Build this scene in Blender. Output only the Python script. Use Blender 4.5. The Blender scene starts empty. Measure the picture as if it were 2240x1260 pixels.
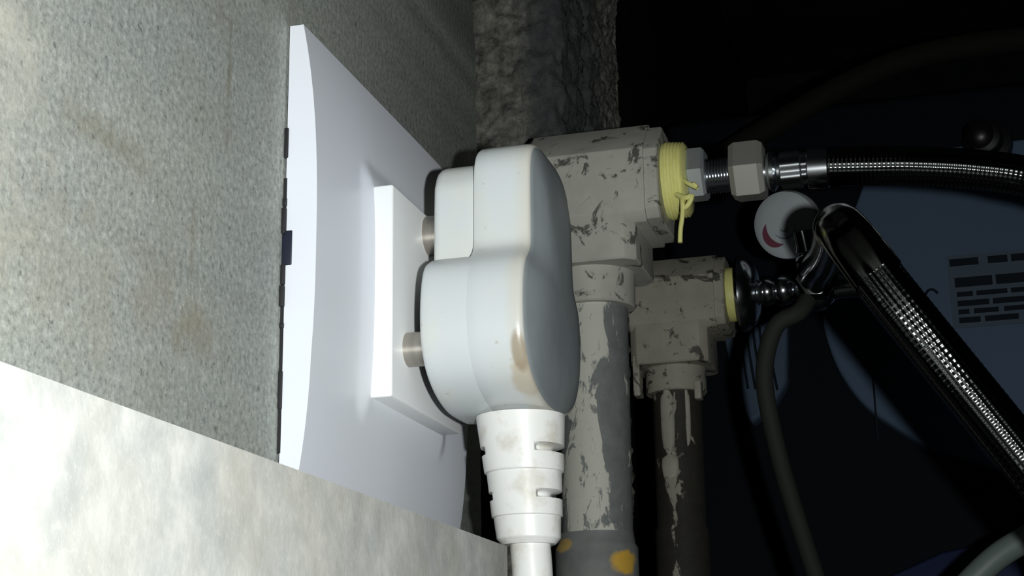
import bpy, bmesh, math, random
import numpy as np
from mathutils import Vector, Matrix, noise
random.seed(4)
PI = math.pi
MM = 0.001
scene = bpy.context.scene
C = scene.collection

# ------------------------------------------------------------------ camera
# world: X = out of the socket wall, Y = along the wall away from the viewer, Z = up (lengths below in mm)
CAM = Vector((115.28, -253.59, -43.07)) * MM
ROT = (math.radians(105.635), math.radians(0.869), math.radians(15.926))
cam = bpy.data.objects.new('camera', bpy.data.cameras.new('camera'))
cam.data.sensor_width = 36.0
cam.data.lens = 36.0 * 3405.7 / 2240.0
cam.data.clip_start = 0.01
cam.data.clip_end = 20
cam.location = CAM
cam.rotation_euler = ROT
C.objects.link(cam)
scene.camera = cam

# ------------------------------------------------------------------ world: an unlit cupboard
w = bpy.data.worlds.new('world')
scene.world = w
w.use_nodes = True
w.node_tree.nodes['Background'].inputs[0].default_value = (0.55, 0.7, 1.0, 1)
w.node_tree.nodes['Background'].inputs[1].default_value = 0.0008

# ------------------------------------------------------------------ the phone's flash, a hand's breadth beside the lens
fl = bpy.data.lights.new('phone_flash', 'AREA')
fl.shape = 'DISK'
fl.size = 0.006
fl.energy = 1.12
fl.color = (0.965, 1.0, 0.985)
flo = bpy.data.objects.new('phone_flash', fl)
flo.location = (0.1394, -0.2471, -0.0420)
flo.rotation_euler = ROT
C.objects.link(flo)

vs = scene.view_settings
vs.view_transform = 'Standard'
vs.look = 'None'
vs.exposure = 0.0
vs.gamma = 1.0
vs.use_curve_mapping = False

# ================================================================== helpers
def new_obj(name, me, m, parent=None, smooth=True, angle=35):
    o = bpy.data.objects.new(name, me)
    C.objects.link(o)
    if m is not None:
        me.materials.append(m)
    if smooth:
        me.polygons.foreach_set('use_smooth', [True] * len(me.polygons))
        me.set_sharp_from_angle(angle=math.radians(angle))
    if parent is not None:
        o.parent = parent
    return o

def mesh(name, verts, faces, m, parent=None, org=None, smooth=True, angle=35, flipcheck=True):
    """verts in mm (world frame); stored relative to the parent's (or given) base point"""
    b = org if org is not None else (base_of(parent) if parent is not None else Vector((0, 0, 0)))
    me = bpy.data.meshes.new(name)
    me.from_pydata([((x * MM - b[0]), (y * MM - b[1]), (z * MM - b[2])) for x, y, z in verts], [], faces)
    if flipcheck:
        bm = bmesh.new(); bm.from_mesh(me)
        bmesh.ops.recalc_face_normals(bm, faces=bm.faces)
        bm.to_mesh(me); bm.free()
    me.update()
    o = new_obj(name, me, m, parent, smooth, angle)
    if parent is None:
        o.location = b
    return o

def base_of(o):
    b = Vector((0, 0, 0))
    while o is not None:
        b = b + Vector(o.location)
        o = o.parent
    return b

def thing(name, label, cat, loc, group=None):
    o = bpy.data.objects.new(name, None)
    o.empty_display_size = 0.01
    C.objects.link(o)
    o.location = Vector(loc) * MM
    o['label'] = label
    o['category'] = cat
    if group:
        o['group'] = group
    return o

def struct(o, label=None):
    o['kind'] = 'structure'
    if label:
        o['label'] = label
    return o

def box_data(x0, x1, y0, y1, z0, z1):
    v = [(x, y, z) for x in (x0, x1) for y in (y0, y1) for z in (z0, z1)]
    f = [(0, 1, 3, 2), (4, 6, 7, 5), (0, 4, 5, 1), (2, 3, 7, 6), (0, 2, 6, 4), (1, 5, 7, 3)]
    return v, f

def box(name, ext, m, parent=None, bev=0.0, seg=3):
    v, f = box_data(*ext)
    o = mesh(name, v, f, m, parent)
    if bev > 0:
        bm = bmesh.new(); bm.from_mesh(o.data)
        bmesh.ops.bevel(bm, geom=list(bm.edges), offset=bev * MM, segments=seg, affect='EDGES', profile=0.5)
        bm.to_mesh(o.data); bm.free()
        o.data.polygons.foreach_set('use_smooth', [True] * len(o.data.polygons))
        o.data.set_sharp_from_angle(angle=math.radians(50))
    return o

def loft(rings, closed_ends=True):
    n = len(rings[0])
    v = [p for r in rings for p in r]
    f = []
    for i in range(len(rings) - 1):
        for j in range(n):
            k = (j + 1) % n
            f.append((i * n + j, i * n + k, (i + 1) * n + k, (i + 1) * n + j))
    if closed_ends:
        f.append(tuple(range(n))[::-1])
        f.append(tuple((len(rings) - 1) * n + j for j in range(n)))
    return v, f

def axis_frame(d):
    d = Vector(d).normalized()
    up = Vector((0, 0, 1)) if abs(d.z) < 0.9 else Vector((0, 1, 0))
    s = d.cross(up).normalized()
    return d, s, s.cross(d).normalized()

def lathe(name, origin, direction, prof, m, parent, n=40, angle=35, rot=0.0, closed=True):
    """prof: (distance along axis, radius)"""
    d, s, u = axis_frame(direction)
    o = Vector(origin)
    rings = []
    for t, r in prof:
        rings.append([tuple(o + d * t + (s * math.cos(a) + u * math.sin(a)) * max(r, 0.01))
                      for a in (rot + 2 * PI * k / n for k in range(n))])
    v, f = loft(rings, closed)
    return mesh(name, v, f, m, parent, angle=angle)

def smooth_path(pts, step):
    """Catmull-Rom through pts, resampled to equal steps"""
    P = [Vector(p) for p in pts]
    P = [P[0] * 2 - P[1]] + P + [P[-1] * 2 - P[-2]]
    dense = []
    for i in range(1, len(P) - 2):
        p0, p1, p2, p3 = P[i - 1:i + 3]
        for k in range(40):
            t = k / 40
            dense.append(0.5 * ((2 * p1) + (p2 - p0) * t + (2 * p0 - 5 * p1 + 4 * p2 - p3) * t * t + (3 * p1 - p0 - 3 * p2 + p3) * t ** 3))
    dense.append(P[-2])
    d = [0.0]
    for a, b in zip(dense, dense[1:]):
        d.append(d[-1] + (b - a).length)
    n = max(2, int(d[-1] / step))
    s = np.linspace(0, d[-1], n + 1)
    A = np.array([tuple(p) for p in dense])
    return np.stack([np.interp(s, d, A[:, k]) for k in range(3)], 1), s

def frames(A):
    T = np.gradient(A, axis=0)
    T /= np.linalg.norm(T, axis=1)[:, None]
    N = np.zeros_like(A)
    ref = np.array([0, 0, 1.0]) if abs(T[0, 2]) < 0.9 else np.array([0, 1.0, 0])
    n = ref - T[0] * ref.dot(T[0]); n /= np.linalg.norm(n)
    for i in range(len(A)):
        n = n - T[i] * n.dot(T[i]); n /= np.linalg.norm(n)
        N[i] = n
    return T, N, np.cross(T, N)

def tube(name, pts, r, m, parent=None, n=24, step=2.0, radius=None, org=None, dent=None):
    """round tube along a path; radius(s, theta) may vary it. Ends closed."""
    A, s = smooth_path(pts, step)
    T, N, B = frames(A)
    th = np.linspace(0, 2 * PI, n, endpoint=False)
    R = np.full((len(A), n), float(r)) if radius is None else radius(s[:, None], th[None, :]) * np.ones((len(A), n))
    if dent is not None:                    # a groove pressed into the side that faces point dent[0]
        q = np.array(dent[0])[None, :] - A
        tc = np.arctan2((q * B).sum(1), (q * N).sum(1))
        dth = (th[None, :] - tc[:, None] + PI) % (2 * PI) - PI
        R = R - np.array([dent[1](k) for k in s])[:, None] * np.exp(-(dth / dent[2]) ** 2)
    V = A[:, None, :] + R[..., None] * (np.cos(th)[None, :, None] * N[:, None, :] + np.sin(th)[None, :, None] * B[:, None, :])
    V = V.reshape(-1, 3)
    i, j = np.meshgrid(np.arange(len(A) - 1), np.arange(n), indexing='ij')
    k = (j + 1) % n
    F = np.stack([i * n + j, i * n + k, (i + 1) * n + k, (i + 1) * n + j], -1).reshape(-1, 4)
    b = org if org is not None else (base_of(parent) if parent is not None else Vector((0, 0, 0)))
    V = V * MM - np.array(b)
    me = bpy.data.meshes.new(name)
    nv, nf = len(V), len(F)
    me.vertices.add(nv); me.vertices.foreach_set('co', V.ravel())
    capn = 2
    me.loops.add(nf * 4 + 2 * n)
    caps = np.concatenate([np.arange(n)[::-1], (len(A) - 1) * n + np.arange(n)])
    me.loops.foreach_set('vertex_index', np.concatenate([F[:, ::-1].ravel(), caps[::-1]]).astype(np.int32))
    me.polygons.add(nf + capn)
    st = np.concatenate([np.arange(nf) * 4, [nf * 4, nf * 4 + n]]).astype(np.int32)
    me.polygons.foreach_set('loop_start', st)
    me.update(calc_edges=True)
    me.validate()
    bm = bmesh.new(); bm.from_mesh(me)
    bmesh.ops.recalc_face_normals(bm, faces=bm.faces)
    bm.to_mesh(me); bm.free()
    o = new_obj(name, me, m, parent, True, 60)
    if parent is None:
        o.location = b
    return o

# ------------------------------------------------------------------ materials
def mat(name, col, rough=0.5, metal=0.0, spec=0.5, coat=0.0):
    m = bpy.data.materials.new(name)
    m.use_nodes = True
    b = m.node_tree.nodes['Principled BSDF']
    b.inputs['Base Color'].default_value = (*col, 1)
    b.inputs['Roughness'].default_value = rough
    b.inputs['Metallic'].default_value = metal
    b.inputs['Specular IOR Level'].default_value = spec
    b.inputs['Coat Weight'].default_value = coat
    return m

class NT:
    def __init__(self, m):
        self.t = m.node_tree
        self.b = self.t.nodes['Principled BSDF']
        g = self.t.nodes.new('ShaderNodeNewGeometry')
        self.pos = g.outputs['Position']                # metres, world
    def n(self, kind, **kw):
        x = self.t.nodes.new(kind)
        for k, v in kw.items():
            setattr(x, k, v)
        return x
    def link(self, a, b):
        self.t.links.new(a, b)
    def scaled(self, sx, sy, sz):
        mp = self.n('ShaderNodeMapping')
        mp.inputs['Scale'].default_value = (sx, sy, sz)
        self.link(self.pos, mp.inputs['Vector'])
        return mp.outputs[0]
    def noise(self, scale, detail=4, rough=0.55, vec=None, dist=0.0):
        x = self.n('ShaderNodeTexNoise')
        x.inputs['Scale'].default_value = scale
        x.inputs['Detail'].default_value = detail
        x.inputs['Roughness'].default_value = rough
        x.inputs['Distortion'].default_value = dist
        self.link(vec if vec is not None else self.pos, x.inputs['Vector'])
        return x.outputs[0]
    def ramp(self, fac, stops, interp='LINEAR'):
        x = self.n('ShaderNodeValToRGB')
        x.color_ramp.interpolation = interp
        e = x.color_ramp.elements
        while len(e) < len(stops):
            e.new(0.5)
        for i, (p, c) in enumerate(stops):
            e[i].position = p
            e[i].color = (*c, 1) if len(c) == 3 else c
        self.link(fac, x.inputs[0])
        return x.outputs[0]
    def mix(self, fac, a, b, mode='MIX'):
        x = self.n('ShaderNodeMix', data_type='RGBA', blend_type=mode)
        for sock, val in ((x.inputs[0], fac), (x.inputs[6], a), (x.inputs[7], b)):
            if isinstance(val, (int, float)):
                sock.default_value = val
            elif isinstance(val, tuple):
                sock.default_value = (*val, 1)
            else:
                self.link(val, sock)
        return x.outputs[2]
    def math(self, op, a, b=None, clamp=False):
        x = self.n('ShaderNodeMath', operation=op, use_clamp=clamp)
        for i, val in enumerate((a, b)):
            if val is None:
                continue
            if isinstance(val, (int, float)):
                x.inputs[i].default_value = val
            else:
                self.link(val, x.inputs[i])
        return x.outputs[0]
    def blob(self, c, r, soft=0.35, wob=None):
        """1 inside an ellipsoid (mm) centred on c with radii r, falling to 0 at its rim"""
        a = self.n('ShaderNodeVectorMath', operation='SUBTRACT')
        self.link(self.pos, a.inputs[0])
        a.inputs[1].default_value = [k * MM for k in c]
        d = self.n('ShaderNodeVectorMath', operation='DIVIDE')
        self.link(a.outputs[0], d.inputs[0])
        d.inputs[1].default_value = [k * MM for k in r]
        l = self.n('ShaderNodeVectorMath', operation='LENGTH')
        self.link(d.outputs[0], l.inputs[0])
        v = l.outputs['Value']
        if wob is not None:
            v = self.math('ADD', v, wob)
        x = self.n('ShaderNodeMapRange')
        x.inputs[1].default_value = 1.0
        x.inputs[2].default_value = 1.0 - soft
        self.link(v, x.inputs[0])
        return x.outputs[0]
    def bump(self, h, strength, dist_mm):
        x = self.n('ShaderNodeBump')
        x.inputs['Strength'].default_value = strength
        x.inputs['Distance'].default_value = dist_mm * MM
        self.link(h, x.inputs['Height'])
        self.link(x.outputs[0], self.b.inputs['Normal'])
    def color(self, c):
        self.link(c, self.b.inputs['Base Color'])
    def rough(self, c):
        self.link(c, self.b.inputs['Roughness'])

# --- grey cement plaster of the socket wall
M_wall = mat('cement_plaster', (0.3, 0.3, 0.28), 0.8, spec=0.25)
t = NT(M_wall)
grain = t.noise(900, 3, 0.7)
c = t.ramp(grain, [(0.25, (0.20, 0.22, 0.215)), (0.42, (0.37, 0.395, 0.375)), (0.6, (0.50, 0.53, 0.50)), (0.78, (0.70, 0.73, 0.70))])
c = t.mix(t.ramp(t.noise(38, 4, 0.6), [(0.3, (0.0,) * 3), (0.75, (1.0,) * 3)]), c, t.mix(1.0, c, (1.16, 1.13, 1.05), 'MULTIPLY'))
pits = t.ramp(t.noise(520, 3, 0.6), [(0.0, (1,) * 3), (0.30, (1,) * 3), (0.36, (0,) * 3)])
c = t.mix(t.math('MULTIPLY', pits, 0.6), c, (0.10, 0.11, 0.105))
c = t.mix(t.math('MULTIPLY', t.ramp(t.noise(260, 4, 0.65), [(0.56, (0,) * 3), (0.74, (1,) * 3)]), 0.45), c, (0.76, 0.78, 0.74))
c = t.mix(t.math('MULTIPLY', t.ramp(t.noise(75, 5, 0.6), [(0.5, (0,) * 3), (0.72, (1,) * 3)]), 0.35), c, (0.30, 0.305, 0.28))
wob = t.math('MULTIPLY', t.math('SUBTRACT', t.noise(140, 5, 0.65), 0.5), 3.2)
for cc, rr, a, col in (((0, -62, 41), (6, 15, 3.2), 0.5, (0.31, 0.27, 0.19)), ((0, -33, 19), (6, 10, 6), 0.45, (0.36, 0.30, 0.21)),
                       ((0, -74, 18), (6, 20, 14), 0.3, (0.42, 0.37, 0.28)), ((0, -92, 40), (6, 14, 26), 0.5, (0.72, 0.68, 0.58)),
                       ((0, -24, 64), (6, 1.1, 12), 0.75, (0.25, 0.245, 0.17)), ((0, -28, 86), (6, 1.6, 13), 0.45, (0.30, 0.28, 0.19)),
                       ((0, -46, 22), (6, 13, 9), 0.3, (0.36, 0.30, 0.22)), ((0, -35, 33), (6, 1.5, 9), 0.4, (0.28, 0.25, 0.17))):
    c = t.mix(t.math('MULTIPLY', t.blob(cc, rr, 0.9, wob), a), c, col)
t.color(c)
t.bump(t.noise(600, 5, 0.7), 0.22, 0.4)

# --- pale granite of the ledge
M_ledge = mat('pale_granite', (0.6, 0.6, 0.57), 0.55, spec=0.3)
t = NT(M_ledge)
c = t.ramp(t.noise(150, 5, 0.6), [(0.3, (0.30, 0.31, 0.295)), (0.5, (0.375, 0.38, 0.36)), (0.68, (0.47, 0.47, 0.445))])
c = t.mix(t.math('MULTIPLY', t.ramp(t.noise(42, 3, 0.5), [(0.42, (0,) * 3), (0.66, (1,) * 3)]), 0.5), c, (0.33, 0.305, 0.255))
c = t.mix(t.math('MULTIPLY', t.ramp(t.noise(60, 3, 0.5, t.scaled(1.3, 1.3, 1.1)), [(0.5, (0,) * 3), (0.7, (1,) * 3)]), 0.45), c, (0.24, 0.255, 0.255))
c = t.mix(t.math('MULTIPLY', t.ramp(t.noise(1100, 2, 0.6), [(0.55, (0,) * 3), (0.75, (1,) * 3)]), 0.35), c, (0.47, 0.47, 0.45))
t.color(c)
t.bump(t.noise(500, 4, 0.6), 0.25, 0.3)

# --- broken rough plaster in the recess
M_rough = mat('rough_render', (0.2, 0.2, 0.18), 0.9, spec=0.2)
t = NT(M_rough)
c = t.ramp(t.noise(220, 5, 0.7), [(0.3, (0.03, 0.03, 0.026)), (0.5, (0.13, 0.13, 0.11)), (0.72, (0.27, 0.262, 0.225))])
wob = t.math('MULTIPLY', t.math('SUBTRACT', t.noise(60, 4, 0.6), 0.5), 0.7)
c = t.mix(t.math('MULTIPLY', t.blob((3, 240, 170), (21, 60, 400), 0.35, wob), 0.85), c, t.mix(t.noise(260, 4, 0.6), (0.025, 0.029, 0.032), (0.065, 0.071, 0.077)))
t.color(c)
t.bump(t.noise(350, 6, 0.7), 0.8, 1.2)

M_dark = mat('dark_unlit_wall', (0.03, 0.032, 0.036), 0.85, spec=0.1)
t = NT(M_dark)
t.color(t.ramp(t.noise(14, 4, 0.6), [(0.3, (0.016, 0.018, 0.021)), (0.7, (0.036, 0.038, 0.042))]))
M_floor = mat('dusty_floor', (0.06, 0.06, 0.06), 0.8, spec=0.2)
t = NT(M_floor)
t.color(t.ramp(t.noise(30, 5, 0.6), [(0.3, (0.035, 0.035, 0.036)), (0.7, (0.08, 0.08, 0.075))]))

# --- plastics
M_plate = mat('white_plate_plastic', (0.80, 0.82, 0.86), 0.38, spec=0.4)
t = NT(M_plate)
t.color(t.mix(t.ramp(t.noise(26, 3, 0.5), [(0.35, (0,) * 3), (0.75, (1,) * 3)]), (0.76, 0.79, 0.87), (0.74, 0.765, 0.80)))
M_module = mat('white_module_plastic', (0.85, 0.865, 0.87), 0.35, spec=0.4)
M_slot = mat('dark_navy_clip', (0.010, 0.012, 0.028), 0.5)
M_gap_shade = mat('dark_gap_shade', (0.012, 0.012, 0.014), 0.7)  # near-black that paints the shadow gap behind the face plate

M_plug = mat('plug_plastic', (0.78, 0.79, 0.76), 0.33, spec=0.45)
t = NT(M_plug)
c = t.mix(t.ramp(t.noise(55, 4, 0.6), [(0.4, (0,) * 3), (0.72, (1,) * 3)]), (0.575, 0.61, 0.62), (0.62, 0.62, 0.57))
# yellowing along the worn back edge
spk = t.ramp(t.noise(420, 3, 0.6), [(0.0, (1,) * 3), (0.26, (1,) * 3), (0.33, (0,) * 3)])
c = t.mix(t.math('MULTIPLY', spk, 0.5), c, (0.36, 0.31, 0.24))
sep = t.n('ShaderNodeSeparateXYZ')
t.link(t.pos, sep.inputs[0])
edge = t.math('ADD', sep.outputs[0], t.math('MULTIPLY', t.math('SUBTRACT', t.noise(90, 4, 0.6), 0.5), 0.004))
mr = t.n('ShaderNodeMapRange')
mr.inputs[1].default_value = 0.0350
mr.inputs[2].default_value = 0.0375
t.link(edge, mr.inputs[0])
c = t.mix(t.math('MULTIPLY', mr.outputs[0], 0.45), c, (0.56, 0.52, 0.42))
wob = t.math('MULTIPLY', t.math('SUBTRACT', t.noise(120, 3, 0.5), 0.5), 0.9)
c = t.mix(t.math('MULTIPLY', t.blob((37.9, 31, 19.0), (4.6, 9, 5.6), 0.2, wob), 0.9), c, (0.50, 0.45, 0.36))
c = t.mix(t.math('MULTIPLY', t.blob((37.3, 28, 26.0), (1.6, 5, 4.6), 0.4, wob), 0.8), c, (0.30, 0.24, 0.16))
t.color(c)
t.bump(t.noise(800, 3, 0.6), 0.05, 0.2)

M_back_shade = mat('shaded_grey_plug_back', (0.46, 0.50, 0.53), 0.4, spec=0.4)  # shade of the plug's back face put into a darker grey
t = NT(M_back_shade)
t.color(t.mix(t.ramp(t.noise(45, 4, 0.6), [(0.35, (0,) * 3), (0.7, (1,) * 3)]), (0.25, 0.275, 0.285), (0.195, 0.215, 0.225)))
M_cable = mat('white_cable_rubber', (0.78, 0.775, 0.75), 0.35, spec=0.45)
t = NT(M_cable)
c = t.mix(t.ramp(t.noise(160, 4, 0.6), [(0.5, (0,) * 3), (0.75, (1,) * 3)]), (0.72, 0.72, 0.70), (0.52, 0.49, 0.42))
t.color(c)

M_pin = mat('worn_nickel_pin', (0.50, 0.46, 0.41), 0.38, metal=1.0)
t = NT(M_pin)
t.color(t.mix(t.noise(500, 3, 0.6, t.scaled(1, 0.1, 0.1)), (0.62, 0.58, 0.53), (0.30, 0.27, 0.23)))

# --- painted fittings: cream with dark scuffs
def fitting(name, base, dirt, amount, seed):
    m = mat(name, base, 0.5, spec=0.35)
    t = NT(m)
    mp = t.n('ShaderNodeMapping')
    mp.inputs['Location'].default_value = (seed, seed * 1.7, seed * 0.3)
    t.link(t.pos, mp.inputs['Vector'])
    c = t.mix(t.ramp(t.noise(60, 4, 0.6, mp.outputs[0]), [(0.35, (0,) * 3), (0.7, (1,) * 3)]), base, tuple(k * 0.78 for k in base))
    s = t.ramp(t.noise(100, 6, 0.7, mp.outputs[0], 0.9), [(amount, (0,) * 3), (amount + 0.05, (1,) * 3)])
    c = t.mix(t.math('MULTIPLY', s, 0.88), c, dirt)
    t.color(c)
    t.bump(t.noise(300, 4, 0.6), 0.15, 0.4)
    return m
M_elbow1 = fitting('cream_painted_fitting', (0.42, 0.415, 0.365), (0.045, 0.043, 0.036), 0.56, 0.37)
M_elbow2 = fitting('cream_painted_fitting_dusty', (0.40, 0.38, 0.315), (0.04, 0.037, 0.03), 0.565, 1.21)

def painted_pipe(name, bare, paint, thr, seed, cx, stripe):
    """bare pipe with an old streaky coat of paint that has flaked away in long vertical patches"""
    m = mat(name, bare, 0.6, spec=0.3)
    t = NT(m)
    mp = t.n('ShaderNodeMapping')
    mp.inputs['Location'].default_value = (seed, seed * 0.6, seed * 1.9)
    mp.inputs['Scale'].default_value = (1.0, 1.0, 0.42)
    t.link(t.pos, mp.inputs['Vector'])
    n1 = t.noise(95, 6, 0.62, mp.outputs[0], 0.6)
    sep = t.n('ShaderNodeSeparateXYZ')
    t.link(t.pos, sep.inputs[0])
    d = t.math('ABSOLUTE', t.math('SUBTRACT', sep.outputs[0], cx * MM))
    n1 = t.math('SUBTRACT', n1, t.math('MULTIPLY', d, stripe))
    mask = t.ramp(n1, [(thr, (0,) * 3), (thr + 0.025, (1,) * 3)])
    bare_c = t.mix(t.noise(200, 4, 0.6), tuple(k * 0.6 for k in bare), tuple(k * 1.25 for k in bare))
    fleck = t.ramp(t.noise(170, 6, 0.7, mp.outputs[0], 1.5), [(0.55, (0,) * 3), (0.59, (1,) * 3)])
    mask = t.math('MULTIPLY', mask, t.math('SUBTRACT', 1.0, t.math('MULTIPLY', fleck, 0.9)))
    t.color(t.mix(mask, bare_c, paint))
    t.bump(t.math('ADD', mask, t.noise(300, 4, 0.6)), 0.3, 0.5)
    return m
M_pipe1 = painted_pipe('grey_pipe_flaking_paint', (0.15, 0.16, 0.155), (0.46, 0.455, 0.40), 0.335, 0.5, 12.6, 24.0)
M_pipe2 = painted_pipe('dark_pipe_flaking_paint', (0.040, 0.037, 0.030), (0.36, 0.34, 0.28), 0.49, 2.3, 2.0, 18.0)
M_coupler = mat('grey_pipe_coupler', (0.16, 0.17, 0.165), 0.55)
t = NT(M_coupler)
wob = t.math('MULTIPLY', t.math('SUBTRACT', t.noise(110, 4, 0.6), 0.5), 1.6)
c = t.mix(t.noise(150, 4, 0.6), (0.10, 0.105, 0.10), (0.22, 0.23, 0.22))
c = t.mix(t.blob((23, 193, 1.5), (4.5, 8, 4.5), 0.3, wob), c, (0.55, 0.33, 0.05))
c = t.mix(t.math('MULTIPLY', t.blob((4, 193, 7), (4, 8, 2.2), 0.3, wob), 0.8), c, (0.45, 0.30, 0.08))
t.color(c)
M_tape = mat('yellow_thread_tape', (0.72, 0.70, 0.22), 0.5)
t = NT(M_tape)
t.color(t.mix(t.noise(300, 3, 0.6, t.scaled(6, 1, 1)), (0.62, 0.60, 0.16), (0.86, 0.84, 0.36)))

# --- metals and rubber
M_chrome = mat('chrome', (0.66, 0.69, 0.72), 0.17, metal=1.0)
M_nut = mat('dull_nickel_nut', (0.46, 0.455, 0.41), 0.48, metal=0.72)
M_nut2 = mat('zinc_nut', (0.46, 0.49, 0.50), 0.48, metal=0.72)
M_sleeve = mat('dark_chrome_sleeve', (0.10, 0.105, 0.10), 0.14, metal=1.0)
M_braid = mat('steel_braid', (0.13, 0.138, 0.138), 0.14, metal=1.0)
M_greytube = mat('grey_rubber_tube', (0.024, 0.026, 0.022), 0.7, spec=0.15)
M_paletube = mat('pale_grey_hose', (0.16, 0.20, 0.185), 0.5)
M_dimtube = mat('dim_grey_tube', (0.014, 0.014, 0.011), 0.8, spec=0.1)
M_tag = mat('white_knob', (0.46, 0.50, 0.52), 0.5)
M_red = mat('red_print', (0.17, 0.045, 0.07), 0.6)
M_teal = mat('teal_print', (0.13, 0.20, 0.23), 0.6)
M_panel = mat('blue_grey_cover', (0.13, 0.195, 0.30), 0.65, spec=0.15)
t = NT(M_panel)
t.color(t.mix(t.noise(9, 3, 0.5), (0.115, 0.18, 0.275), (0.15, 0.215, 0.32)))
M_vent = mat('blue_grey_vent', (0.10, 0.145, 0.22), 0.6, spec=0.2)
M_body = mat('near_black_housing', (0.010, 0.012, 0.017), 0.7, spec=0.1)
M_print = mat('dark_print', (0.018, 0.024, 0.035), 0.7, spec=0.1)
M_sticker = mat('grey_sticker', (0.12, 0.165, 0.215), 0.6, spec=0.15)
M_navy = mat('navy_plastic', (0.030, 0.045, 0.12), 0.4)

# ================================================================== the setting
FL = -400.0
# socket wall: plaster slab whose far end breaks off in a ragged edge
def ragged(z):
    return 127 - 0.0022 * max(0, z - 60) ** 1.75 * 0.55 + 2.2 * noise.noise(Vector((z * 0.035, 3.1, 0))) + 1.0 * noise.noise(Vector((z * 0.16, 7.7, 0)))
zs = [FL] + [-120 + 4 * k for k in range(95)] + [700]
ring = []
for z in zs:
    e = ragged(z)
    ring.append([(0, -700, z), (0, e - 2.5, z), (-1.2, e - 0.6, z), (-3.5, e, z), (-24, e - 1.5 + 2 * noise.noise(Vector((z * 0.08, 1, 4))), z), (-24, -700, z)])
v, f = loft(ring)
struct(mesh('wall_left', v, f, M_wall, org=Vector((0, -0.3, FL * MM)), angle=50), 'speckled grey cement wall carrying the socket')

# pale granite ledge standing proud of that wall below the socket
lz = -13.35
v, f = box_data(0, 40, -700, 8.8, FL, lz)
o = mesh('trim_1', v, f, M_ledge, org=Vector((0.02, -0.3, FL * MM)), smooth=False)
struct(o, 'pale mottled granite ledge below the socket, bright in the lower corner')

# rough pier inside the recess: front face across, side face going back
def rough_grid(name, pts_fn, nu, nv, amp, freq, label):
    v, f = [], []
    for i in range(nu + 1):
        for j in range(nv + 1):
            p, nrm = pts_fn(i / nu, j / nv)
            p, nrm = Vector(p), Vector(nrm)
            d = amp * (noise.fractal(p * freq, 0.9, 2.1, 5) + 0.5 * noise.noise(p * freq * 4))
            v.append(tuple(p + nrm * d))
    for i in range(nu):
        for j in range(nv):
            a = i * (nv + 1) + j
            f.append((a, a + 1, a + nv + 2, a + nv + 1))
    return v, f
def pier(u, s):
    z = -400 + s * 1100 if False else -60 + s * 420
    # profile in plan: front face y=230 from x=-75 to -3, rounded corner, side face to y=330
    L = [(-80, 232), (-40, 230), (-6, 231), (-2, 235), (-1.5, 262), (-5, 264), (-4.5, 268), (-1, 272), (-2, 330), (-30, 334)]
    d = [0]
    for a, b in zip(L, L[1:]):
        d.append(d[-1] + math.hypot(b[0] - a[0], b[1] - a[1]))
    q = u * d[-1]
    for k in range(len(L) - 1):
        if q <= d[k + 1] + 1e-6:
            w_ = (q - d[k]) / (d[k + 1] - d[k])
            x = L[k][0] + w_ * (L[k + 1][0] - L[k][0]); y = L[k][1] + w_ * (L[k + 1][1] - L[k][1])
            n = Vector((L[k + 1][1] - L[k][1], -(L[k + 1][0] - L[k][0]), 0)).normalized()
            return (x, y, z), n
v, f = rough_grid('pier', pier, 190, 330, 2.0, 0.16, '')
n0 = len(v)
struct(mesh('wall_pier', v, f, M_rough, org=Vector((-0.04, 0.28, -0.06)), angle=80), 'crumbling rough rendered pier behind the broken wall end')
v, f = box_data(-80, -8, 238, 326, FL, -59)
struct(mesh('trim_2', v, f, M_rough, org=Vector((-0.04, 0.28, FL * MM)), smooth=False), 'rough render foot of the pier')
v, f = box_data(-110, -80, -700, 1500, FL, 700)
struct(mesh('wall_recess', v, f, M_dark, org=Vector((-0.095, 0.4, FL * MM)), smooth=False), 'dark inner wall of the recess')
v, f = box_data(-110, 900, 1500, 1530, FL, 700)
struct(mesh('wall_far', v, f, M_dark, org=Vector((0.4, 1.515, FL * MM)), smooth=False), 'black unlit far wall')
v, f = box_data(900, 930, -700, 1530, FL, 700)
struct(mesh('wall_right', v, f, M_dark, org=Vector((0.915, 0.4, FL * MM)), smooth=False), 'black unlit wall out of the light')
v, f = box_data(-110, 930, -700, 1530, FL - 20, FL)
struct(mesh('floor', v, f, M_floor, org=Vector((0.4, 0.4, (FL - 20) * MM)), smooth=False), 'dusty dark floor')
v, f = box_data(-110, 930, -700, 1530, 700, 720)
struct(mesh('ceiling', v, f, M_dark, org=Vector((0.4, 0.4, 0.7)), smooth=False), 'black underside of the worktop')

# ================================================================== socket outlet on the wall
PW, PH = 96.0, 87.0            # plate along Y, along Z
YC, ZC = 50.0, 41.0            # centre of the outlet module
sock = thing('wall_socket', 'white square wall socket with bowed face plate on the cement wall', 'socket', (0, 0, 0))
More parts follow.
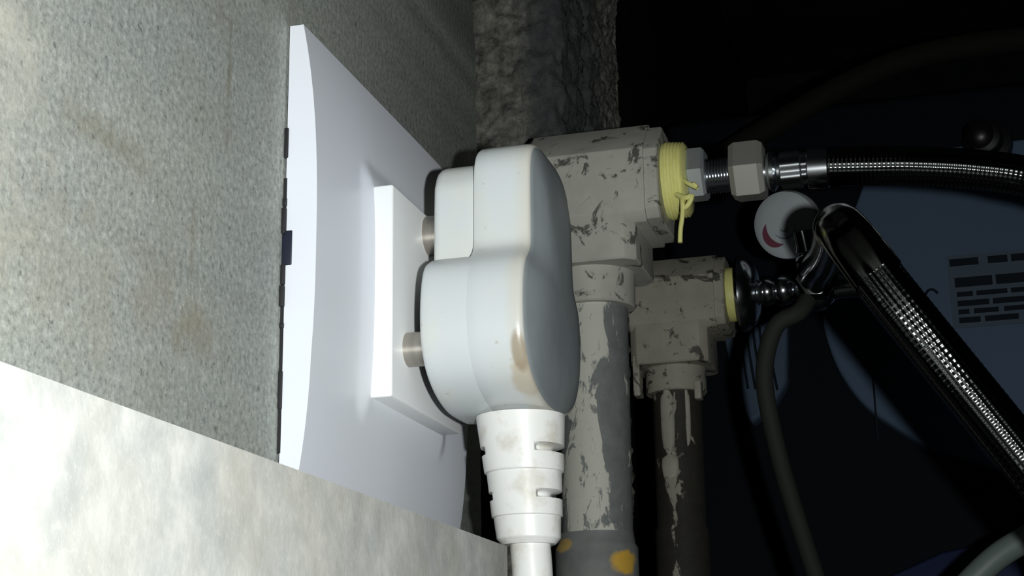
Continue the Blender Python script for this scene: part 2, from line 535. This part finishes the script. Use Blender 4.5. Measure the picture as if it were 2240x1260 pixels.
# bowed face plate (front surface swells towards the middle, raised bevelled seat for the module)
def face_x(y, z):
    a = abs(2 * z / PH - 1)
    b = abs(2 * y / PW - 1)
    zz = 3.3 + 3.5 * (1 - a ** 2.6) - 0.8 * max(0.0, (2 * y / PW - 1)) ** 5
    if z < 0.25 * PH:
        zz += 0.9 * (1 - z / (0.25 * PH))
    hy, hz = max(0, abs(y - YC) - 22.3), max(0, abs(z - ZC) - 22.3)
    dd = math.hypot(hy, hz)
    zz += 1.0 * max(0.0, min(1.0, (5.0 - dd) / 4.0)) ** 1.0
    return zz
NY, NZ = 96, 87
ys = [PW * i / NY for i in range(NY + 1)]
zsg = [PH * j / NZ for j in range(NZ + 1)]
v = [(face_x(y, z), y, z) for y in ys for z in zsg]
f = []
for i in range(NY):
    for j in range(NZ):
        a = i * (NZ + 1) + j
        f.append((a, a + NZ + 1, a + NZ + 2, a + 1))
# rim: walk round the border and drop to the back
border = [(0, j) for j in range(NZ)] + [(i, NZ) for i in range(NY)] + [(NY, j) for j in range(NZ, 0, -1)] + [(i, 0) for i in range(NY, 0, -1)]
b0 = len(v)
for i, j in border:
    v.append((0.5, ys[i], zsg[j]))
nb = len(border)
for k in range(nb):
    i, j = border[k]; i2, j2 = border[(k + 1) % nb]
    f.append((i * (NZ + 1) + j, i2 * (NZ + 1) + j2, b0 + (k + 1) % nb, b0 + k))
f.append(tuple(range(b0, b0 + nb)))
plate = mesh('face_plate', v, f, M_plate, sock, angle=30)
fr = box('gap_shade_strip', (0.0, 0.7, -0.02, PW - 1.5, 4, 56), M_gap_shade, sock)  # black strip added where the gap behind the rim lies in shadow
fr['label'] = 'black strip painting the shadow gap behind the plate'
# uneven black bits that thicken the painted gap shadow at the near rim
for z0, z1, y0 in ((31, 35, -0.9), (35.2, 39, -0.6), (45, 50, -0.75), (50.4, 52, -0.45), (27, 28, -0.45), (60, 66, -0.35), (12, 19, -0.38)):
    box('gap_shade_bit', (0.0, 0.8, y0, 2, z0, z1), M_gap_shade, sock, bev=0.15)
s_ = box('release_clip', (-0.0, 2.0, -0.25, 3, 38.9, 45.6), M_slot, sock, bev=0.2)
s_['label'] = 'dark navy release clip in the plate edge'
for z0, z1 in ((10.5, 12.5), (20.5, 22)):
    box('snap_lug', (1.2, 3.0, PW - 0.5, PW + 0.8, z0, z1), M_plate, sock, bev=0.2)
mod = box('outlet_module', (6.5, 11.5, YC - 22.2, YC + 22.2, ZC - 22.0, ZC + 22.0), M_module, sock, bev=0.5)

# ================================================================== three-pin plug with its cable
plug = thing('power_plug', 'white three-pin plug with a scuffed corner pushed into the wall socket', 'plug', (31, 50, 16))
def outline(hw_low, hw_up, z_bot, z_top, z_sh, n=120):
    """closed plug outline in (y, z): a wide D below, a narrower neck above"""
    if z_sh == 'flat':
        half = [(0, z_top), (8, z_top), (15, z_top), (17.8, z_top - 0.3), (hw_low * 0.90, z_top - 2.7), (hw_low * 0.975, z_top - 7.1)]
    else:
        half = [(0, z_top), (hw_up * 0.45, z_top - 0.1), (hw_up * 0.76, z_top - 1.6), (hw_up * 0.94, z_top - 5.0), (hw_up, z_top - 10)]
    if z_sh is not None and z_sh != 'flat':
        half += [(hw_up + 0.3, z_sh + 6), (hw_up + 0.6, z_sh + 2.2), (hw_up + 2.2, z_sh + 0.2), (hw_low * 0.90, z_sh - 2.6), (hw_low * 0.975, z_sh - 7)]
    half += [(hw_low, 34), (hw_low * 0.965, 28.5), (hw_low * 0.83, 23.4), (hw_low * 0.6, 20.0), (hw_low * 0.3, z_bot + 0.4), (0, z_bot)]
    pts = [(YC - a, b) for a, b in half] + [(YC + a, b) for a, b in half[-2:0:-1]]
    P = [Vector((a, b, 0)) for a, b in pts]
    m_ = len(P)
    dense = []
    for i in range(m_):
        p0, p1, p2, p3 = P[i - 1], P[i], P[(i + 1) % m_], P[(i + 2) % m_]
        for k in range(12):
            tt = k / 12
            dense.append(0.5 * ((2 * p1) + (p2 - p0) * tt + (2 * p0 - 5 * p1 + 4 * p2 - p3) * tt * tt + (3 * p1 - p0 - 3 * p2 + p3) * tt ** 3))
    A = np.array([(p.x, p.y) for p in dense] + [(dense[0].x, dense[0].y)])
    s = np.concatenate([[0], np.cumsum(np.hypot(*np.diff(A, axis=0).T))])
    q = np.linspace(0, s[-1], n, endpoint=False)
    return np.stack([np.interp(q, s, A[:, 0]), np.interp(q, s, A[:, 1])], 1)
def inset(A, d):
    T = np.roll(A, -1, 0) - np.roll(A, 1, 0)
    T /= np.linalg.norm(T, axis=1)[:, None]
    N = np.stack([T[:, 1], -T[:, 0]], 1)
    c = A.mean(0)
    if ((A + N - c) ** 2).sum() < ((A - c) ** 2).sum():
        N = -N
    B = A - N * d
    return B
def shell(name, A, secs, m, parent, zlim=None):
    rings = []
    for x, d, *k in secs:
        B = inset(A, min(d, 3.0))
        if d > 3.0:                       # far in: shrink towards the middle instead of offsetting
            c = np.array([YC, 41.0]); B = c + (B - c) * (1 - (d - 3.0) / 20.0)
        rings.append([(x, a, b) for a, b in B])
    v, f = loft(rings)
    return mesh(name, v, f, m, parent, angle=40)
capA = outline(23.6, 16.2, 17.6, 73.6, 47.5)
shell('cap', capA, [(26.6, 0.9), (26.75, 0.35), (27.4, 0.0), (30, 0), (37.0, 0.0), (37.9, 0.15), (38.4, 0.5), (38.6, 1.1)], M_plug, plug)
bk = shell('shaded_back', capA, [(37.5, 0.9), (38.55, 0.95), (38.8, 1.2), (39.1, 2.0), (39.6, 3.5), (40.6, 7), (41.1, 12), (41.3, 18)], M_back_shade, plug)  # separate piece carrying the painted shade of the plug's back
bk['label'] = 'back of the plug in a grey darkened for shade'
lowA = outline(23.6, 23.6, 17.6, 47.6, 'flat')
shell('front_shell', lowA, [(17.4, 1.2), (17.7, 0.5), (18.4, 0.1), (20, 0.0), (24, 0.0), (27.0, 0.0), (27.6, 0.06), (34.0, 0.12)], M_plug, plug)
upA = outline(15.0, 14.6, 30.0, 70.6, None)
shell('neck_base', upA, [(17.4, 1.4), (17.6, 0.7), (18.3, 0.15), (19.2, 0.0), (27.2, 0.0)], M_plug, plug)
for y, z, r in ((YC - 12.7, 30.4, 3.55), (YC + 12.7, 30.4, 3.55), (YC, 58.4, 4.35)):
    lathe('pin', (10.8, y, z), (1, 0, 0), [(0, r * 0.96), (0.7, r), (8.5, r)], M_pin, plug, n=36)['label'] = 'worn metal pin'
# strain relief with slots on two sides
rz = np.linspace(17.5, -8.6, 132)
def sr(zv, th):
    c0 = np.interp(zv, [-8.6, 17.5], [32.8, 31.4])
    r = np.interp(zv, [-8.6, -7.4, -3.2, -3.15, 5.9, 5.95, 10, 17.5], [5.4, 6.5, 6.85, 7.2, 7.7, 8.15, 8.5, 9.2])
    ang = abs(math.cos(th))
    side = math.cos(th)
    for zc, hh in ((10.2, 0.85), (1.0, 0.8)):
        if abs(zv - zc) < hh and ang > (0.80 if side < 0 else 0.55):
            r -= 2.4 * min(1.0, (ang - (0.80 if side < 0 else 0.55)) / 0.08) * (1 - (abs(zv - zc) / hh) ** 4)
    return c0, r
rings = []
for zv in rz:
    ring_ = []
    for k in range(72):
        th = 2 * PI * k / 72
        c0, r = sr(zv, th)
        ring_.append((c0 + r * math.cos(th), YC + r * 0.95 * math.sin(th), zv))
    rings.append(ring_)
v, f = loft(rings)
mesh('strain_relief', v, f, M_cable, plug, angle=45)
tube('cable', [(32.9, YC, -7.5), (33.4, YC, -16), (34, YC, -40), (38, YC + 4, -120), (52, YC + 20, -250), (90, YC + 60, -370), (140, YC + 150, -395.5), (230, YC + 300, -395.5)], 4.1, M_cable, plug, n=28, step=3)

# ================================================================== painted water pipes with elbows
def boxy(size, top=2.6, other=2.6):
    """square section with chamfered, eased corners; the chamfers on its second-axis top may be larger"""
    h = size / 2
    P = []
    for sx, sy in ((1, 1), (-1, 1), (-1, -1), (1, -1)):
        c_ = top if sy > 0 else other
        a, b = Vector((sx * h, sy * (h - c_))), Vector((sx * (h - c_), sy * h))
        P += [a, b] if sx * sy > 0 else [b, a]
    out = []
    n = len(P)
    for k in range(n):
        p, a, b = P[k], P[k - 1], P[(k + 1) % n]
        q = min(0.7, (a - p).length * 0.3, (b - p).length * 0.3)
        out += [p + (a - p).normalized() * q, p + ((a - p).normalized() + (b - p).normalized()) * q * 0.28, p + (b - p).normalized() * q]
    return out

def elbow(parent, px, py, zc, xe, m, zbot, hw=36.0, vw=34.5, stretch=1.0):
    """horizontal leg along X ending at xe, vertical leg down to zbot"""
    o = boxy(hw, 11.5, 3.0)
    rings = []
    for x, s in ((px - hw / 2 - 1, 0.9), (px - hw / 2 + 1, 1.0), (xe - 4.2, 1.0), (xe - 4.2, 0.94), (xe - 0.4, 0.94), (xe, 0.91)):
        rings.append([(x, py + q[0] * s, zc + q[1] * s) for q in o])
    v1, f1 = loft(rings)
    o = boxy(vw, 3.2, 3.2)
    rings = []
    for z, s in ((zc, 1.0), (zbot + 0.6, 1.0), (zbot, 0.97)):
        rings.append([(px + q[0] * s, py + q[1] * s, z) for q in o])
    v2, f2 = loft(rings)
    n = len(v1)
    return mesh('elbow', v1 + v2, f1 + [tuple(i + n for i in q) for q in f2], m, parent, angle=14)

def hexnut(name, x0, x1, py, zc, af, m, parent, ch=0.8, rot=0.0):
    R_ = af / 2 / math.cos(PI / 6)
    rings = []
    for x, s in ((x0, 0.90), (x0 + ch, 1.0), (x1 - ch, 1.0), (x1, 0.90)):
        rings.append([(x, py + R_ * s * math.cos(rot + k * PI / 3), zc + R_ * s * math.sin(rot + k * PI / 3)) for k in range(6)])
    v, f = loft(rings)
    return mesh(name, v, f, m, parent, smooth=False)

# --- near pipe
PX, PY, PZ = 13.2, 203.0, 119.5
p1 = thing('water_pipe', 'grey water pipe with flaking cream paint and cream elbow, right behind the plug', 'pipe', (PX, PY, FL), 'painted water pipes')
lathe('pipe', (12.4, PY, 10), (0.012, 0, 1), [(0, 10.65), (71, 10.65)], M_pipe1, p1)['label'] = 'grey pipe with flaked cream paint'
lathe('coupler', (PX - 1.2, PY, FL), (0, 0, 1), [(0, 10.65), (370, 10.65), (370, 12.4), (406.5, 12.4), (408, 11.6), (411, 11.2)], M_coupler, p1)['label'] = 'grey coupler with orange smear'
elbow(p1, PX, PY, PZ + 0.3, 38.0, M_elbow1, 91.0, hw=34.6, vw=34.0)
lathe('collar', (PX, PY, 80), (0, 0, 1), [(0, 12.6), (0.5, 13.1), (11.5, 13.3)], M_elbow1, p1)
tp = lathe('thread_tape', (38.0, PY, PZ), (1, 0, 0), [(0, 12.0)] + [(0.6 + 0.5 * k, 12.2 + 0.3 * (k % 2) - 0.06 * k) for k in range(12)] + [(7.0, 10.5)], M_tape, p1, angle=60)
tp['label'] = 'yellow thread sealing tape'
for pts, r in (([(43.6, PY - 9, PZ - 8.5), (44.4, PY - 11.5, PZ - 11), (44.3, PY - 11.8, PZ - 15), (43.5, PY - 12, PZ - 20), (43.2, PY - 12, PZ - 24)], 0.75),
               ([(44, PY - 10, PZ - 3), (46.5, PY - 12, PZ - 5.5), (49.5, PY - 12.5, PZ - 7.5), (48, PY - 12.8, PZ - 6.0)], 0.7),
               ([(42.5, PY - 10, PZ - 8), (45.5, PY - 12, PZ - 10), (47.5, PY - 12, PZ - 9.5), (46, PY - 12, PZ - 12.5), (44, PY - 11, PZ - 13)], 0.85)):
    tube('tape_strand', pts, r, M_tape, tp, n=8, step=0.8)

# --- far pipe
QX, QY, QZ = 3.0, 410.0, 137.5
p2 = thing('water_pipe', 'dark grimy water pipe with dusty cream elbow, the farther and lower of two', 'pipe', (QX, QY, FL), 'painted water pipes')
lathe('pipe', (QX - 1.4, QY, FL), (0.003, 0, 1), [(0, 11.6), (435, 11.6), (437, 10.65), (496, 10.65)], M_pipe2, p2)['label'] = 'dark pipe with paint runs'
elbow(p2, QX, QY, QZ, 28.2, M_elbow2, 105.5, hw=34.6, vw=34.0)
lathe('collar', (QX, QY, 94.5), (0, 0, 1), [(0, 12.8), (0.6, 13.3), (12, 13.3)], M_elbow2, p2)
box('rib', (QX - 16, QX - 13, QY - 16, QY - 8, 92, 110), M_elbow2, p2, bev=0.5)
box('rib', (QX + 9.5, QX + 12.5, QY - 11, QY - 5, 90, 98), M_elbow2, p2, bev=0.5)
# runs of paint below the collar
for dx, z0, z1, r in ((-2.5, 66, 95, 3.0), (-2.2, 56, 66.5, 3.6), (5.5, 70, 95, 1.6)):
    x = QX + dx
    y = QY - math.sqrt(max(0.0, 10.65 ** 2 - (dx + 1) ** 2))
    rings = []
    for k in range(9):
        tt = k / 8
        z = z0 + (z1 - z0) * tt
        rr = r * (0.55 + 0.45 * math.sin(PI * (0.25 + 0.6 * (1 - tt)))) if k not in (0, 8) else r * 0.35
        rings.append([(x + rr * math.cos(a), y + 0.9 * math.sin(a), z + (0.5 * r * math.cos(a) ** 2 if k == 0 else 0)) for a in (2 * PI * q / 14 for q in range(14))])
    v, f = loft(rings)
    mesh('paint_run', v, f, M_elbow2, p2)
lathe('thread_tape', (27.6, QY, QZ), (1, 0, 0), [(0, 11.6), (0.8, 12.0), (2.4, 12.1), (4.2, 11.8), (4.6, 10)], M_tape, p2)['label'] = 'yellow thread sealing tape'

# ================================================================== braided hose on the near elbow
def braid_radius(r, pitch, N, h):
    def fn(s, th):
        return r + h * (np.cos(2 * PI * s / pitch) + np.cos(N * th))
    return fn
h1 = thing('braided_hose', 'slim steel-braided hose screwed to the near elbow, running level to the right', 'hose', (45, PY, PZ), 'braided hoses')
hexnut('hex_nut', 44.8, 50.6, PY, PZ + 1.2, 15.2, M_nut2, h1, rot=PI + math.radians(37) + PI / 6)['label'] = 'short zinc hex nut'
prof = [(0, 5.2)]
for k in range(9):
    prof += [(0.45 + 0.9 * k, 5.6), (0.9 + 0.9 * k, 4.9)]
lathe('threaded_nipple', (50.2, PY, PZ + 0.3), (1, 0, 0), prof, M_chrome, h1)
hexnut('hex_nut', 58.3, 68.6, PY, PZ + 0.6, 16.8, M_nut, h1, ch=1.6, rot=PI + math.radians(37) + PI / 6)['label'] = 'large dull nickel hex nut'
lathe('neck', (68.2, PY, PZ - 0.2), (1, 0, -0.02), [(0, 5.0), (1.0, 5.0), (2.0, 6.2), (3.2, 6.2), (4.2, 4.6), (5.5, 4.6)], M_chrome, h1)
# crimped ferrule with flutes
rings = []
for x, r in ((73.2, 5.2), (73.6, 5.9), (79.4, 5.9), (79.9, 5.0), (81.4, 5.0)):
    rings.append([(x, PY + (r + 0.35 * math.cos(8 * a)) * math.cos(a), PZ - 0.4 + (r + 0.35 * math.cos(8 * a)) * math.sin(a)) for a in (2 * PI * q / 64 for q in range(64))])
v, f = loft(rings)
mesh('crimp', v, f, M_chrome, h1, angle=50)
lathe('ferrule', (81.4, PY, PZ - 0.6), (1, 0, -0.04), [(0, 5.4), (0.5, 6.3), (6.2, 6.3), (6.7, 5.7)], M_chrome, h1)
tube('braid', [(87.4, PY, PZ - 0.8), (100, PY, PZ - 2.0), (113, PY, PZ - 3.4), (130, PY + 1, PZ - 6.0), (146, PY + 3, PZ - 9.8), (165, PY + 10, PZ - 17), (190, PY + 30, PZ - 40), (205, PY + 60, PZ - 90), (210, PY + 90, PZ - 180)],
     5.8, M_braid, h1, n=168, step=0.2, radius=braid_radius(5.9, 1.3, 26, 0.03))

# ================================================================== stop valve on the far elbow
va = thing('stop_valve', 'chrome stop valve with a white round knob on the far elbow', 'valve', (31.5, QY, QZ))
lathe('flange', (31.8, QY, QZ), (1, 0, 0), [(0, 12), (0.6, 16.0), (2.0, 17.0), (4.0, 16.6), (6.0, 15.2), (8.0, 12.8), (9.6, 9.5), (10, 7)], M_chrome, va, n=56)
def bead(x, r):
    return [(x + r * 0.9 * math.sin(a), r * math.cos(a)) for a in (PI * (-0.36 + 0.72 * k / 8) for k in range(9))]
lathe('valve_body', (41, QY, QZ), (1, 0, 0), [(-1, 6)] + bead(4, 6.2) + bead(11, 6.8) + [(16.5, 5.5), (18, 8.5)] + bead(25, 10.5) + [(33, 6.0), (35, 5.6), (44, 5.6), (45, 3)], M_chrome, va, n=48, angle=60)
lathe('stem', (65.5, QY - 5, QZ + 4), (-0.12, -0.30, 0.95), [(0, 6)] + bead(5.5, 6.5) + [(11, 5), (14, 4.6), (20, 4.6)], M_chrome, va, n=36, angle=60)
kd = Vector((-0.30, -0.90, -0.30)).normalized()
kc = Vector((55.5, QY - 10, QZ + 26.5))
kn = lathe('knob', tuple(kc - kd * 8), tuple(kd), [(0, 12.5), (1.2, 14.6), (5, 15.2), (7.4, 14.6), (8.6, 13.0), (9.4, 9.0), (9.7, 4.0), (9.75, 0.05)], M_tag, va, n=56)
kn['label'] = 'white round knob with red and teal marks'
def crescent(name, r0, r1, a0, a1, m, off):
    d, s, u = axis_frame(kd)
    v, f = [], []
    K = 18
    for k in range(K + 1):
        a = a0 + (a1 - a0) * k / K
        wdt = (r1 - r0) * math.sin(PI * k / K)
        for r in (r0 + 0.12, r0 + 0.15 + wdt):
            h = float(np.interp(r, [0, 4, 9, 13, 14.6], [1.75, 1.7, 1.4, 0.6, -0.6])) - 0.25
            for dh in (0.0, 0.37):
                v.append(tuple(kc + (s * math.cos(a) + u * math.sin(a)) * r + kd * (h + dh)))
    for k in range(K):
        a = k * 4; b = a + 4
        f += [(a + 1, a + 3, b + 3, b + 1), (a, b, b + 2, a + 2), (a, a + 1, b + 1, b), (a + 2, b + 2, b + 3, a + 3)]
    return mesh(name, v, f, m, kn)
crescent('red_mark', 8.0, 11.5, math.radians(280), math.radians(375), M_red, 0.85)
crescent('teal_mark', 5.2, 6.0, math.radians(190), math.radians(330), M_teal, 1.45)
crescent('teal_mark', 2.0, 2.8, math.radians(190), math.radians(330), M_teal, 1.7)

# ================================================================== braided hose sweeping towards the viewer
h2 = thing('braided_hose', 'thick braided hose sweeping forward from the stop valve to the lower right', 'hose', (68, 380, 135), 'braided hoses')
pathB = [(67.0, 398.0, 137.0), (71.5, 355.0, 130.0), (79.3, 302.2, 120.0), (86.7, 226.3, 102.9), (91.2, 170.1, 89.0), (95.6, 145.7, 77.4), (104.4, 139.4, 61.5), (118.2, 141.9, 40.4), (133.0, 145.1, 17.9), (147.5, 147.4, -4.7), (164.0, 118.0, -36.0), (185.0, 118.0, -100.0), (190.0, 130.0, -200.0)]
A_, s_arr = smooth_path(pathB, 1.0)
lathe('hose_nut', (67.0, 398, 137), (0.07, -1, -0.15), [(0, 8.5), (1, 9.5), (12, 9.5), (13, 8.0)], M_sleeve, h2, n=6, angle=20)
cut = next(i for i in range(len(A_)) if A_[i][2] <= 66)
eye = (125, -250, -45)
sl = tube('sleeve', [tuple(A_[i]) for i in range(12, cut, 9)] + [tuple(A_[cut])], 6.8, M_sleeve, h2, n=72, step=1.0,
          dent=(eye, lambda k: 1.5 * min(1.0, max(0.0, (k - 215) / 30)), 0.5))
sl['label'] = 'smooth dark metal sleeve, dented'
tube('braid', [tuple(A_[i]) for i in range(cut - 2, len(A_), 9)], 6.4, M_braid, h2, n=216, step=0.2, radius=braid_radius(6.4, 1.6, 26, 0.045),
     dent=(eye, lambda k: 1.5 * max(0.0, 1 - k / 38), 0.5))

# ================================================================== loose tubes
gt = tube('grey_tube', [(71, 300, 103), (67.5, 296.1, 97.6), (60, 295.1, 93.7), (55.2, 297, 82.7), (53.9, 300.3, 70), (56.6, 307.5, 47.8), (60.4, 314.1, 28.7), (65.5, 322.1, 6.4), (72, 330, -20), (90, 350, -120), (100, 360, -300), (102, 365, FL + 3)], 3.2, M_greytube, None, n=20, step=2.5, org=Vector((0.102, 0.365, FL * MM)))
gt['label'] = 'thin grey rubber tube bending down in front of the appliance'; gt['category'] = 'tube'
pt = tube('pale_hose', [(60, 372, FL + 5), (66, 374, -250), (80, 376, -110), (97, 378, -25), (110, 380, -3), (126.5, 380, 13.5), (141, 381.6, 22.5), (160, 384, 31), (190, 388, 36), (230, 392, 20), (250, 395, -60), (255, 398, FL + 5)], 5.0, M_paletube, None, n=24, step=3, org=Vector((0.06, 0.372, FL * MM)))
pt['label'] = 'pale grey hose arching up in the lower right corner'; pt['category'] = 'hose'
dt = tube('grey_tube', [(-14, 600, 262), (9.4, 600, 275.6), (36.6, 600, 289.3), (77, 600, 308.2), (116.3, 600, 319.9), (166.6, 600, 322.8), (230, 604, 318), (300, 620, 300), (360, 640, 200), (380, 650, -100), (382, 652, FL + 7)], 7.0, M_dimtube, None, n=24, step=4, org=Vector((0.382, 0.652, FL * MM)))
dt['label'] = 'dim grey tube arching high across the dark upper right'; dt['category'] = 'tube'

# ================================================================== appliance behind: dark housing with a blue-grey cover
ap = thing('appliance', 'dark appliance with a rounded blue-grey cover and printed sticker, behind the hoses', 'appliance', (200, 780, FL))
box('housing', (-50, 480, 716, 1000, FL, 345), M_body, ap, bev=8)
def plate_poly(name, pts, y0, y1, m, parent, r=8, bev=2.5):
    """flat plate from a rounded outline in (x, z)"""
    P = [Vector((a, b, 0)) for a, b in pts]
    out = []
    n = len(P)
    for k in range(n):
        p, a, b = P[k], P[k - 1], P[(k + 1) % n]
        ra = min(r, (a - p).length * 0.45, (b - p).length * 0.45)
        q0, q1 = p + (a - p).normalized() * ra, p + (b - p).normalized() * ra
        for s in range(7):
            tt = s / 6
            out.append(q0 * (1 - tt) ** 2 + p * 2 * tt * (1 - tt) + q1 * tt ** 2)
    c = sum(out, Vector()) / len(out)
    rings = []
    for y, d in ((y1, 0), (y0 + bev, 0), (y0 + bev * 0.3, bev * 0.35), (y0, bev)):
        rings.append([(q.x + (c - q).normalized().x * d, y, q.y + (c - q).normalized().y * d) for q in out])
    v, f = loft(rings)
    return mesh(name, v, f, m, parent, angle=40)
cv = plate_poly('cover', [(86, 300), (72, 266), (52, 225), (46, 196), (53, 165), (68, 139), (104, 111), (156, 92), (330, 92), (330, 300)], 700, 716.2, M_panel, ap, r=14)
cv['label'] = 'blue-grey rounded cover'
box('cover_seam', (74.4, 75.6, 699.6, 702, 118, 160), M_print, cv)
# small arc mark
tube('arc_mark', [(110, 699.9, 205.5), (112, 699.9, 208.3), (115, 699.9, 208.6), (117.5, 699.9, 206)], 0.8, M_print, cv, n=8, step=0.8)
# sticker with rows of print
st = box('sticker', (124.5, 215, 699.4, 700.4, 183, 229), M_sticker, cv)
rows = [(226.5, 222.0, [(126, 143), (148.5, 160), (162, 210)]),
        (214.5, 208.5, [(128, 150), (152, 171), (174, 208)]),
        (205.5, 202.5, [(128.5, 138), (140, 158), (160, 190)]),
        (200.0, 196.5, [(128.5, 147), (149, 169), (171, 205)]),
        (194.5, 191.5, [(128.5, 135), (137.5, 152), (155, 200)]),
        (189.5, 186.0, [(128.5, 141), (143.5, 163), (166, 196)])]
for z1, z0, spans in rows:
    for x0, x1 in spans:
        box('print_line', (x0, x1, 699.15, 699.8, z0, z1), M_print, st)
# vent cover at its left, with raised ribs
vc = plate_poly('vent_cover', [(-17, 206), (26, 201), (23, 158), (13, 143), (-1, 133), (-11, 162)], 702, 716.2, M_vent, ap, r=4)
vc['label'] = 'dim blue-grey vent cover with fine ribs'
for k in range(6):
    x = -9 + 4.2 * k
    tube('vent_rib', [(x, 701.9, 200 - 1.2 * k), (x + 1.2, 701.9, 180), (x + 3.2 + 0.3 * k, 701.9, 156 - 0.5 * k)], 0.8, M_print, vc, n=8, step=3)
# navy foot piece low down
nv = plate_poly('bracket', [(66, 22), (70, 34), (106, 49), (150, 56), (150, 10), (66, 8)], 690, 716.2, M_navy, ap, r=3)
nv['label'] = 'navy plastic bracket'

# dark dangling fitting high on the right
fx = thing('hose_fitting', 'small black metal fitting high in the dark upper right', 'fitting', (160, 690, 300))
lathe('body', (160, 716, 296), (-0.15, -1, -0.1), [(0, 16), (10, 16), (12, 12), (26, 12), (28, 14), (40, 14), (42, 10), (52, 9), (54, 4)], mat('black_metal', (0.006, 0.006, 0.006), 0.5), fx, n=32)
lathe('cap', (150, 664, 292), (-0.15, -1, -0.1), [(0, 8), (5, 8.5), (7, 6), (8, 2)], mat('black_cap', (0.007, 0.007, 0.006), 0.35), fx, n=24)
